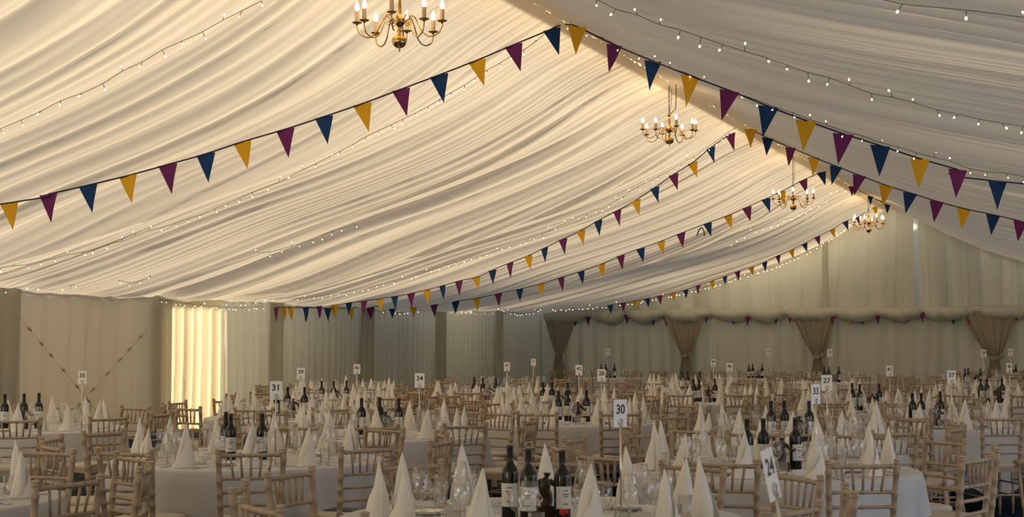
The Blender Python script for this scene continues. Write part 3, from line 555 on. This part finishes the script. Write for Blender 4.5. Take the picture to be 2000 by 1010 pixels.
# ------------------------------------------------------------------ furniture prototypes
def chair():
    r = empty('chiavari_chair')
    def ringed(p0, p1, r0, r1, rings):
        p0 = Vector(p0); p1 = Vector(p1); L = (p1-p0).length; ts = [(0, 1.0)]
        for q in rings:
            e = .007/L; ts += [(q-e*1.6, 1), (q-e*.9, 1.28), (q, 1.05), (q+e*.9, 1.28), (q+e*1.6, 1)]
        ts.append((1, 1)); ts.sort()
        return [p0.lerp(p1, t) for t, _ in ts], [(r0+(r1-r0)*t)*k for t, k in ts]
    for s in (-1, 1):
        mb = MB(); p, q = ringed((s*.178, .175, 0), (s*.180, .165, .44), .0125, .018, (.22, .45, .72)); mb.tube(p, q, 8); mb.build('leg', 'wood', r)
        mb = MB()
        p, q = ringed((s*.172, -.275, 0), (s*.168, -.195, .44), .0125, .018, (.3, .62)); p2, q2 = ringed((s*.168, -.195, .44), (s*.190, -.245, .885), .018, .0165, (.12, .3, .46, .63, .9))
        mb.tube(p+p2[1:], q+q2[1:], 8); c = (s*.190, -.245, 0)
        mb.lathe([(.0165, .883), (.022, .887), (.019, .892), (.014, .895), (.021, .901), (.019, .909), (.008, .913), (.001, .913)], 8, c); mb.build('leg', 'wood', r)
    mb = MB()
    mb.box((0, .165, .432), (.37, .036, .034)); mb.box((0, -.185, .432), (.34, .036, .034))
    for s in (-1, 1): mb.box((s*.172, -.01, .432), (.036, .35, .034))
    mb.box((0, -.01, .436), (.33, .33, .018))
    mb.build('seat_frame', 'wood', r, smooth=False)
    mb = MB()
    for s in (-1, 1):
        for z in (.20, .31):
            mb.tube([(s*.177, .17, z), (s*.172, -.235+.07*(z/.44), z)], [.0085, .0085], 6)
    mb.tube([(-.178, .17, .25), (.178, .17, .25)], .0085, 6); mb.tube([(-.178, .17, .34), (.178, .17, .34)], .0085, 6); mb.tube([(-.17, -.235, .22), (.17, -.235, .22)], .0085, 6)
    mb.build('stretchers', 'wood', r)
    mb = MB()
    def by(z): return -.195-.05*(z-.44)/.445
    def hw(z): return .168+.022*(z-.44)/.445
    for z, rad in ((.872, .0125), (.735, .011), (.655, .0105), (.578, .0105)):
        y = by(z); p, q = ringed((-hw(z), y, z), (hw(z), y, z), rad, rad, (.08, .31, .5, .69, .92) if z > .85 else (.06, .5, .94))
        p = [v+Vector((0, -.014*(1-(v.x/hw(z))**2), 0)) for v in p]; mb.tube(p, q, 6)
    for k in range(5):
        x = (k-2)*.054; a = (x*.92, by(.735)-.012, .735); b = (x*1.12, by(.872)-.012, .872); p, q = ringed(a, b, .0075, .0075, (.5,)); mb.tube(p, q, 6)
    mb.build('backrest', 'wood', r)
    mb = MB(); n = 28; rows = []
    for z, k in ((.444, .95), (.452, 1.0), (.466, 1.02), (.479, 1.0), (.487, .93), (.490, .75), (.491, .4), (.491, .02)):
        row = []
        for i in range(n):
            a = 2*math.pi*i/n; c, s_ = math.cos(a), math.sin(a); e = .42
            row.append((.183*k*math.copysign(abs(c)**e, c), -.005+.178*k*math.copysign(abs(s_)**e, s_), z))
        rows.append(row)
    mb.grid(rows, closed=True); mb.build('seat_pad', 'cushion', r)
    return r
def table():
    r = empty('round_table')
    mb = MB(); mb.lathe([(.001, .742), (.90, .742), (.91, .735), (.91, .722), (.90, .716), (.001, .716)], 48); mb.build('tabletop', 'ply', r)
    for s in (-1, 1):
        for t in (-1, 1):
            mb = MB(); mb.tube([(s*.42, t*.30, .716), (s*.42, t*.36, .012), (s*.42, t*.40, .012)], .014, 8); mb.build('leg', 'darksteel', r)
        mb = MB(); mb.tube([(s*.42, -.33, .40), (s*.42, .33, .40)], .010, 6); mb.build('leg_brace', 'darksteel', r)
    return r
def cloth_mesh(seed):
    rr = random.Random(seed); n = 180; rows = []; ph = rr.uniform(0, 6); off = rr.uniform(0, 100)
    a = np.linspace(0, 2*math.pi, n, endpoint=False)
    f = .6*np.sin(a*16+ph*3+2.2*np.sin(a*3+ph))*(.5+.5*np.sin(a*5+ph*2))+1.25*(np.abs(np.sin(a*5.5+ph+1.2*np.sin(a*2+ph)))**.7-.6)
    f[-6:] = np.linspace(f[-6], f[0], 6)
    f2 = np.sin(a*4+ph)
    hem = .30-.13*np.maximum(0, np.cos(2*(a-ph)))**2*0-.16*np.maximum(0, np.cos(4*(a-ph)/2*1.0))**6
    levels = [(-1, .30), (-1, .6), (-1, .85), (0, 0)]
    for t in (.02, .4, .75): rows.append([(.915*t*math.cos(q), .915*t*math.sin(q), .7465+.0006*math.sin(9*q+t*7)) for q in a])
    rows.append([(.905*math.cos(q), .905*math.sin(q), .7465) for q in a]); rows.append([(.918*math.cos(q), .918*math.sin(q), .742) for q in a]); rows.append([(.922*math.cos(q), .922*math.sin(q), .728) for q in a])
    for j in range(1, 11):
        t = j/10
        rad = .930+.016*t+.062*t**1.05*f+.022*t*f2; z = .728-(.728-hem)*t
        rows.append([(rad[i]*math.cos(q), rad[i]*math.sin(q), z[i]) for i, q in enumerate(a)])
    mb = MB(); mb.grid(rows, closed=True); return mb.mesh('tablecloth', 'cloth')
def napkin_mesh(seed):
    rr = random.Random(seed); n = 26; rows = []; H = .265+rr.uniform(-.015, .025); lx, ly = rr.uniform(-.02, .02), rr.uniform(-.02, .02); ph = rr.uniform(0, 6)
    for j in range(17):
        t = j/16; row = []
        k = (1-t)**.92*1.0; k = k*(1+.10*math.sin(t*3.1)); bulge_ = 1+.05*math.sin(t*9+ph)
        if t < .10: k *= 1.03
        for i in range(n):
            a = 2*math.pi*i/n; w = 1+.10*math.sin(3*a+ph+2.5*t)+.05*math.sin(7*a+ph*2-3*t)
            rad = (.066*k*w*bulge_)+.0012; crease = 1-.20*math.exp(-((a-math.pi*1.5-.35*t)/.16)**2)
            row.append((rad*crease*math.cos(a)+lx*t*t, rad*.72*crease*math.sin(a)+ly*t*t, H*t))
        rows.append(row)
    mb = MB(); mb.grid(rows, closed=True)
    # loose leaf wrapped over the cone
    rows = []; a0 = rr.uniform(.2, 1.2); Hl = H*rr.uniform(.55, .82)
    for j in range(9):
        t = j/8; k = (1-t*Hl/H)**.92*1.06; row = []
        for i in range(9):
            u = i/8; a = -math.pi/2+a0-(u)*1.9*(1-.85*t); out = .006+.020*u*(1-t)
            row.append(((.066*k+out)*math.cos(a)+lx*(t*Hl/H)**2, (.066*.74*k+out)*math.sin(a)+ly*(t*Hl/H)**2, .002+Hl*t))
        rows.append(row)
    mb.grid(rows); return mb.mesh('napkin', 'napkin')
def wine_mesh(h, rb, rim, name):
    mb = MB(); t = .0012; s = h*.46
    mb.lathe([(.001, .004), (.012, .0035), (.034, .0015), (.036, .0005), (.034, 0), (.001, 0)], 18)
    mb.lathe([(.008, .004), (.0042, .014), (.0036, s*.5), (.0042, s-.012), (.010, s), (rb*.62, s+.008), (rb*.93, s+.03), (rb, s+.055), (rb*.96, h*.82), (rim, h), (rim-t, h)], 18)
    return mb.mesh(name, 'glass')
def tumbler_mesh():
    mb = MB(); mb.lathe([(.001, 0), (.028, 0), (.030, .004), (.034, .095), (.0328, .095), (.0285, .010), (.001, .009)], 16); return mb.mesh('tumbler', 'glass')
def fork_mesh():
    mb = MB(); mb.box((0, -.045, .003), (.009, .10, .0025)); mb.box((0, .03, .004), (.006, .06, .002)); mb.box((0, .062, .004), (.020, .016, .002))
    for k in (-1.5, -.5, .5, 1.5): mb.box((k*.0056, .088, .004), (.0028, .042, .0016))
    return mb.mesh('fork', 'steel')
def knife_mesh():
    mb = MB(); mb.box((0, -.06, .004), (.011, .09, .005)); mb.add([(-.006, -.015, .002), (.007, -.015, .002), (.009, .07, .002), (-.004, .115, .002), (-.006, -.015, .005), (.007, -.015, .004), (.009, .07, .004), (-.004, .115, .004)], [(0, 1, 2, 3), (4, 5, 6, 7), (0, 1, 5, 4), (1, 2, 6, 5), (2, 3, 7, 6), (3, 0, 4, 7)])
    return mb.mesh('knife', 'steel')
def bottle():
    r = empty('wine_bottle')
    mb = MB(); mb.lathe([(.001, .006), (.030, 0), (.0365, .003), (.0375, .012), (.0375, .195), (.0365, .208), (.031, .222), (.020, .236), (.0155, .248), (.0142, .262), (.0138, .27)], 20); mb.build('glass_body', 'bottle', r)
    mb = MB(); mb.lathe([(.0146, .250), (.0146, .305), (.0160, .307), (.0160, .313), (.0146, .315), (.0146, .320)], 16)
    c = mb.build('capsule', 'capsule', r)
    mb = MB(); mb.lathe([(.0148, .3195), (.0135, .3215), (.001, .322)], 16); mb.build('capsule_top', 'foiltop', c)
    mb = MB(); a = np.linspace(-1.25, 1.25, 13)
    mb.grid([[(.0380*math.sin(q), -.0380*math.cos(q), z) for q in a] for z in (.055, .155)]); l = mb.build('label', 'label', r)
    mb = MB()
    for z, w in ((.135, .5), (.118, .8), (.108, .45), (.075, .6)):
        b = np.linspace(-w*.55, w*.55, 7); mb.grid([[(.0384*math.sin(q), -.0384*math.cos(q), z+dz) for q in b] for dz in (0, .004)])
    mb.build('label_print', 'ink', l); return r
def figurine():
    r = empty('dark_figurine')
    mb = MB(); mb.box((0, 0, .028), (.10, .065, .056)); mb.box((0, 0, .058), (.088, .055, .006)); mb.build('plinth', 'bronze', r, smooth=False)
    mb = MB()
    mb.tube(bez([(0.0, 0, .058), (.012, 0, .10), (-.008, 0, .145), (.0, 0, .185), (.006, 0, .205), (.008, 0, .225)], 5), [.030, .030, .028, .027, .026, .026, .027, .028, .029, .030, .031, .032, .033, .033, .032, .029, .024, .018, .014, .012, .012, .013, .016, .019, .020, .012][:26], 10)
    mb.tube(bez([(.02, 0, .185), (.055, -.01, .160), (.075, -.02, .135), (.095, -.03, .15)], 4), [.014]*5+[.011]*5+[.009]*3, 7)
    mb.tube(bez([(-.018, 0, .185), (-.05, .01, .165), (-.055, .0, .12), (-.03, -.02, .10)], 4), [.014]*5+[.011]*5+[.009]*3, 7)
    mb.build('figure', 'bronze', r); return r
def number_stand(num):
    r = empty('number_stand')
    mb = MB(); mb.lathe([(.001, 0), (.045, 0), (.045, .006), (.012, .010), (.005, .016), (.005, .02)], 20); mb.build('base', 'steel', r)
    mb = MB(); mb.tube([(0, 0, .012), (0, 0, .41)], .0045, 8); mb.build('pole', 'steel', r)
    mb = MB(); c = [(.0, -.004, .405)]
    mb.tube([(.016*math.cos(t)*(1-t/14), -.004, .425+.018*math.sin(t)*(1-t/14)) for t in np.linspace(-1.57, 7.5, 26)], .0025, 5); mb.build('clip', 'steel', r)
    mb = MB(); mb.box((0, .001, .465), (.085, .0022, .125)); card = mb.build('card', 'card', r, smooth=False)
    fc = bpy.data.curves.new('numeral', 'FONT'); fc.body = num; fc.size = .058; fc.align_x = 'CENTER'; fc.align_y = 'CENTER'; fc.extrude = .0003; fc.offset = .0011
    to = bpy.data.objects.new('numeral', fc); COL.objects.link(to); dg = bpy.context.evaluated_depsgraph_get(); dg.update()
    me = bpy.data.meshes.new_from_object(to.evaluated_get(dg)); bpy.data.objects.remove(to); me.materials.clear(); me.materials.append(M['ink'])
    n = bpy.data.objects.new('numeral', me); COL.objects.link(n); n.parent = card; n.location = (0, -.0008, .482); n.rotation_euler = (math.pi/2, 0, 0)
    return r
def flat(name, m, boxes, smooth=False):
    mb = MB()
    for b in boxes: mb.box(*b)
    return mb.mesh(name, m, smooth)

CH = Proto(chair()); TB = Proto(table()); BT = Proto(bottle()); FG = Proto(figurine())
CLOTHS = [cloth_mesh(i) for i in range(5)]; NAPS = [napkin_mesh(i) for i in range(6)]
WG = wine_mesh(.215, .041, .033, 'wine_glass'); WG2 = wine_mesh(.175, .034, .028, 'wine_glass'); TUM = tumbler_mesh(); FK = fork_mesh(); KN = knife_mesh()
PLC = flat('place_card', 'card', [((0, 0, .019), (.085, .002, .038), 0, .35, 0), ((0, .014, .019), (.085, .002, .038), 0, -.35, 0)])
FAV = flat('favour_box', 'china', [((0, 0, .02), (.06, .045, .04)), ((0, 0, .042), (.064, .049, .006))])
mb = MB(); mb.lathe([(.001, .004), (.035, .0), (.05, .004), (.068, .018), (.07, .02), (.066, .020), (.045, .008), (.001, .007)], 20); BOWL = mb.mesh('side_dish', 'china')
mb = MB(); mb.lathe([(.001, 0), (.024, 0), (.026, .01), (.034, .05), (.036, .055), (.033, .055), (.022, .01), (.001, .008)], 14); CUP = mb.mesh('tea_cup', 'china')
BOOK = flat('programme', 'booklet', [((0, 0, .003), (.15, .21, .006)), ((.005, .0, .007), (.14, .20, .002), .06)])

def inst(name, mesh, loc, rz, label, cat, group, sc=1.0):
    o = bpy.data.objects.new(name, mesh); COL.objects.link(o); o.location = loc; o.rotation_euler = (0, 0, rz)
    if sc != 1.0: o.scale = (sc, sc, sc)
    tag(o, label, cat, group); return o

# name -> where it stands, angle of one chair from the side facing the camera, how much is laid on it
ORD = ['nearest', 'second', 'third', 'fourth', 'fifth', 'sixth', 'seventh', 'eighth', 'ninth', 'tenth', 'eleventh']
PH = {'31': -22, '30': -20, '26': 62, '35': 15, '34': 2, '28': -15.6, '33': -21, '27': -10, '37': 12, '39': -8, '43': 5, '42': -12, '46': -21, '41': 4, '47': -9.3}
BARE = ('51', '50', '52', '53', '54', '55')
NS = 11
glass_n = {'red': 0, 'white': 0, 'tumbler': 0}; far_glass = []
def pos(t, phi, r): return (t[0]+r*(-math.cos(phi)*FWD.x+math.sin(phi)*RGT.x), t[1]+r*(-math.cos(phi)*FWD.y+math.sin(phi)*RGT.y))
def facing(phi): d = (-math.cos(phi)*FWD.x+math.sin(phi)*RGT.x, -math.cos(phi)*FWD.y+math.sin(phi)*RGT.y); return math.atan2(-d[1], -d[0])-math.pi/2
order = sorted(TABLES, key=lambda t: t[1]**2+t[2]**2)
LAYOUT = []
for ti, (num, tx, ty, sx, sy) in enumerate(order):
    rr = random.Random(int(num)*13+5); d = math.hypot(tx, ty); near = d < 21
    who = 'table '+num; bare = num in BARE
    TB.place((tx, ty, 0), rr.uniform(0, 3), 'round folding table under the white cloth of '+who, 'table', 'round banquet tables')
    inst('tablecloth', CLOTHS[ti % 5], (tx, ty, 0), rr.uniform(0, 6), 'white cloth draped over the round '+who, 'tablecloth', 'white round tablecloths')
    ph0 = R_(PH.get(num, rr.uniform(-16, 16)))
    slots = sorted([(abs(((ph0+2*math.pi*k/NS+math.pi) % (2*math.pi))-math.pi), k) for k in range(NS)])[0][1]
    for k in range(NS):
        phi = ph0+2*math.pi*(slots+k)/NS
        word = ORD[k]+(' chair at '+who if k == 0 else ' chair clockwise at '+who)
        rw = ORD[k] if k else 'nearest'
        rad = 1.10+rr.uniform(-.03, .05); p = pos((tx, ty), phi, rad); yaw = facing(phi)+rr.uniform(-.10, .10)
        if in_frame(p, .3, .92):
            far = 'limewashed chiavari chair with cream pad, '+('nearest the camera at '+who if k == 0 else rw+' clockwise from the nearest at '+who)
            CH.place((p[0], p[1], 0), yaw, far, 'chair', 'chiavari chairs around the tables')
            if (num, k) in (('31', 0), ('34', 1), ('28', 0), ('31', 1), ('28', 1)):
                inst('programme', BOOK, (p[0], p[1], .492), yaw+.5, 'dark programme booklet on the '+('nearest' if k == 0 else 'second')+' chair seat at '+who, 'booklet', 'programmes left on chair seats')
        # the place setting
        q = pos((tx, ty), phi, .70)
        if not in_frame(q, .1, 1.03): continue
        yw = facing(phi); tz = .7475
        def off(a, b): return (q[0]+a*math.cos(yw)-b*math.sin(yw), q[1]+a*math.sin(yw)+b*math.cos(yw), tz)
        place = 'at the '+rw+' place '+('' if k == 0 else 'clockwise ')+'on '+who
        if not bare:
            a = off(rr.uniform(-.02, .02), -.02)
            inst('napkin', NAPS[rr.randrange(6)], a, yw+rr.uniform(-.6, .6), 'white cone-folded napkin '+place, 'napkin', 'cone-folded napkins', rr.uniform(.94, 1.06))
        if ti < 24:
            a = off(.13+rr.uniform(-.01, .01), .16+rr.uniform(-.015, .015)); inst('wine_glass', WG, a, 0, 'tall empty wine glass '+place, 'wine glass', 'wine glasses on the tables')
            glass_n['red'] += 1
        else: far_glass.append((off(.13, .16), .215, .041))
        if glass_n['white']+0 < 95 and ti < 12:
            a = off(.06+rr.uniform(-.01, .01), .22+rr.uniform(-.015, .015)); inst('wine_glass', WG2, a, 0, 'smaller empty wine glass '+place, 'wine glass', 'wine glasses on the tables'); glass_n['white'] += 1
        else: far_glass.append((off(.06, .22), .175, .034))
        if ti < 18:
            a = off(.19, .08+rr.uniform(-.015, .015)); inst('tumbler', TUM, a, 0, 'clear water tumbler '+place, 'tumbler', 'water tumblers on the tables')
        if ti < 12 and not bare:
            a = off(-.13, -.02); inst('fork', FK, a, yw+rr.uniform(-.05, .05), 'steel fork '+place, 'fork', 'forks on the tables')
            a = off(.11, -.03); inst('knife', KN, a, yw+rr.uniform(-.05, .05), 'steel knife '+place, 'knife', 'knives on the tables')
            if k % 2 == 0:
                a = off(-.15, .20); inst('side_dish', BOWL, a, 0, 'white china side dish '+place, 'dish', 'white side dishes')
            if k % 3 == 1:
                a = off(-.06, .24); inst('tea_cup', CUP, a, 0, 'small white china cup '+place, 'cup', 'white cups')
            if k % 3 == 0:
                a = off(-.02, .17); inst('place_card', PLC, a, yw+rr.uniform(-.3, .3), 'folded white card '+place, 'card', 'folded white cards')
    # middle of the table
    def mid(lat, dep): return (tx+RGT.x*lat+FWD.x*dep, ty+RGT.y*lat+FWD.y*dep, .7475)
    if in_frame((tx, ty), .9, 1.2) or True:
        spots = [(-.16, -.10, 'left'), (-.04, .06, 'middle'), (.14, -.06, 'right')]
        if num == '30': spots = [(-.14, -.05, 'left'), (-.06, -.20, 'middle'), (.10, -.12, 'right')]
        if num == '31': spots = [(-.16, .08, 'left'), (-.12, -.04, 'middle'), (.10, .0, 'right')]
        if num in ('48', '56', '29', '57', '55'): spots = []
        for a, b, w in spots:
            p = mid(a+rr.uniform(-.015, .015), b+rr.uniform(-.02, .02))
            BT.place(p, PSI+rr.uniform(-.5, .9), 'dark red-wine bottle with white label, the %s of three on %s' % (w, who), 'bottle', 'wine bottles on the tables', (1, 1, rr.uniform(.97, 1.03)))
        if spots:
            p = mid(.04, -.16) if num not in ('30',) else mid(.02, -.02)
            FG.place(p, PSI+rr.uniform(-.5, .5), 'dark brown figure on a block beside the bottles of '+who, 'figurine', 'dark figurines by the bottles', (.9, .9, .9))
    if num == '30':
        mb = MB(); mb.tube(bez([(0, 0, .0), (.01, -.01, .02), (.0, -.02, .035)], 4), [.005, .010, .013, .014, .010, .013, .013, .008, .003], 8); o = mb.build('red_bow', 'red'); o.location = mid(.075, -.235); o.location.z = .80; o.rotation_euler = (0, R_(70), .4); tag(o, 'small red ribbon bow by the right bottle of table 30', 'ribbon')
    if num not in ('57', '48', '29', '56'):
        st = number_stand(num); zz = 1.0 if ty < 27 else 1.30
        st.location = (tx+sx, ty+sy, .7475); st.rotation_euler = (0, 0, PSI+rr.uniform(-.45, .45) if num in ('30', '33', '42') else PSI+rr.uniform(-.2, .2)); st.scale = (1, 1, zz)
        if zz > 1: st.scale = (1.25, 1.25, 1.30)
        if num == '30': st.rotation_euler[2] = PSI+.75
        if num == '33': st.rotation_euler[2] = PSI+.7
        tag(st, 'table number card %s on a thin steel pole' % num, 'table number', 'table number stands')
    if not bare and ti < 16:
        p = mid(-.30, .04); inst('favour_box', FAV, p, PSI+rr.uniform(-.5, .5), 'small white box left of the bottles on '+who, 'box', 'small white boxes')
# the card of a table below the frame
r24 = number_stand('24'); r24.location = (-.730, 3.600, .7475); r24.rotation_euler = (Matrix.Rotation(PSI, 4, 'Z') @ Matrix.Rotation(R_(-11), 4, 'Y') @ Matrix.Rotation(1.08, 4, 'Z')).to_euler(); tag(r24, 'large near number card 24 leaning on its pole, at the bottom of the frame', 'table number', 'table number stands')
TB.place((-1.0, 3.3, 0), .4, 'round folding table under the cloth just below the frame, below card 24', 'table', 'round banquet tables')
inst('tablecloth', CLOTHS[0], (-1.0, 3.3, 0), .3, 'white cloth on the table just below the frame, below card 24', 'tablecloth', 'white round tablecloths')
rows = []
for i in range(9):
    u = i/8*2-1; row = []
    for j in range(14):
        t = j/13; front = t < .6; z = .925-abs(t-.42)/.42*.30 if t < .42 else .925-(t-.42)/.58*.52
        row.append((u*(.065+.02*abs(t-.42)), (.035 if t < .42 else -.035)*min(1, abs(t-.42)/.08)-.012*math.sin(u*5+t*3), z))
    rows.append(row)
mb = MB(); mb.grid(rows); o = mb.build('draped_scarf', 'teal'); o.location = (-8.85, 17.77, 0); o.rotation_euler = (0, 0, PSI-.7+.35)
tag(o, 'grey-green scarf hanging over a chair back just right of number card 34', 'scarf')
# far glasses nobody could tell apart
if far_glass:
    mb = MB()
    for (p, h, rb) in far_glass:
        s = h*.46; mb.lathe([(.034, .001), (.004, .008), (.004, s-.01), (rb*.7, s+.008), (rb, s+.05), (rb*.8, h)], 8, p)
    o = mb.build('wine_glasses', 'glass'); tag(o, 'the many small wine glasses glinting on the farther tables', 'wine glasses', 'wine glasses on the tables', 'stuff')
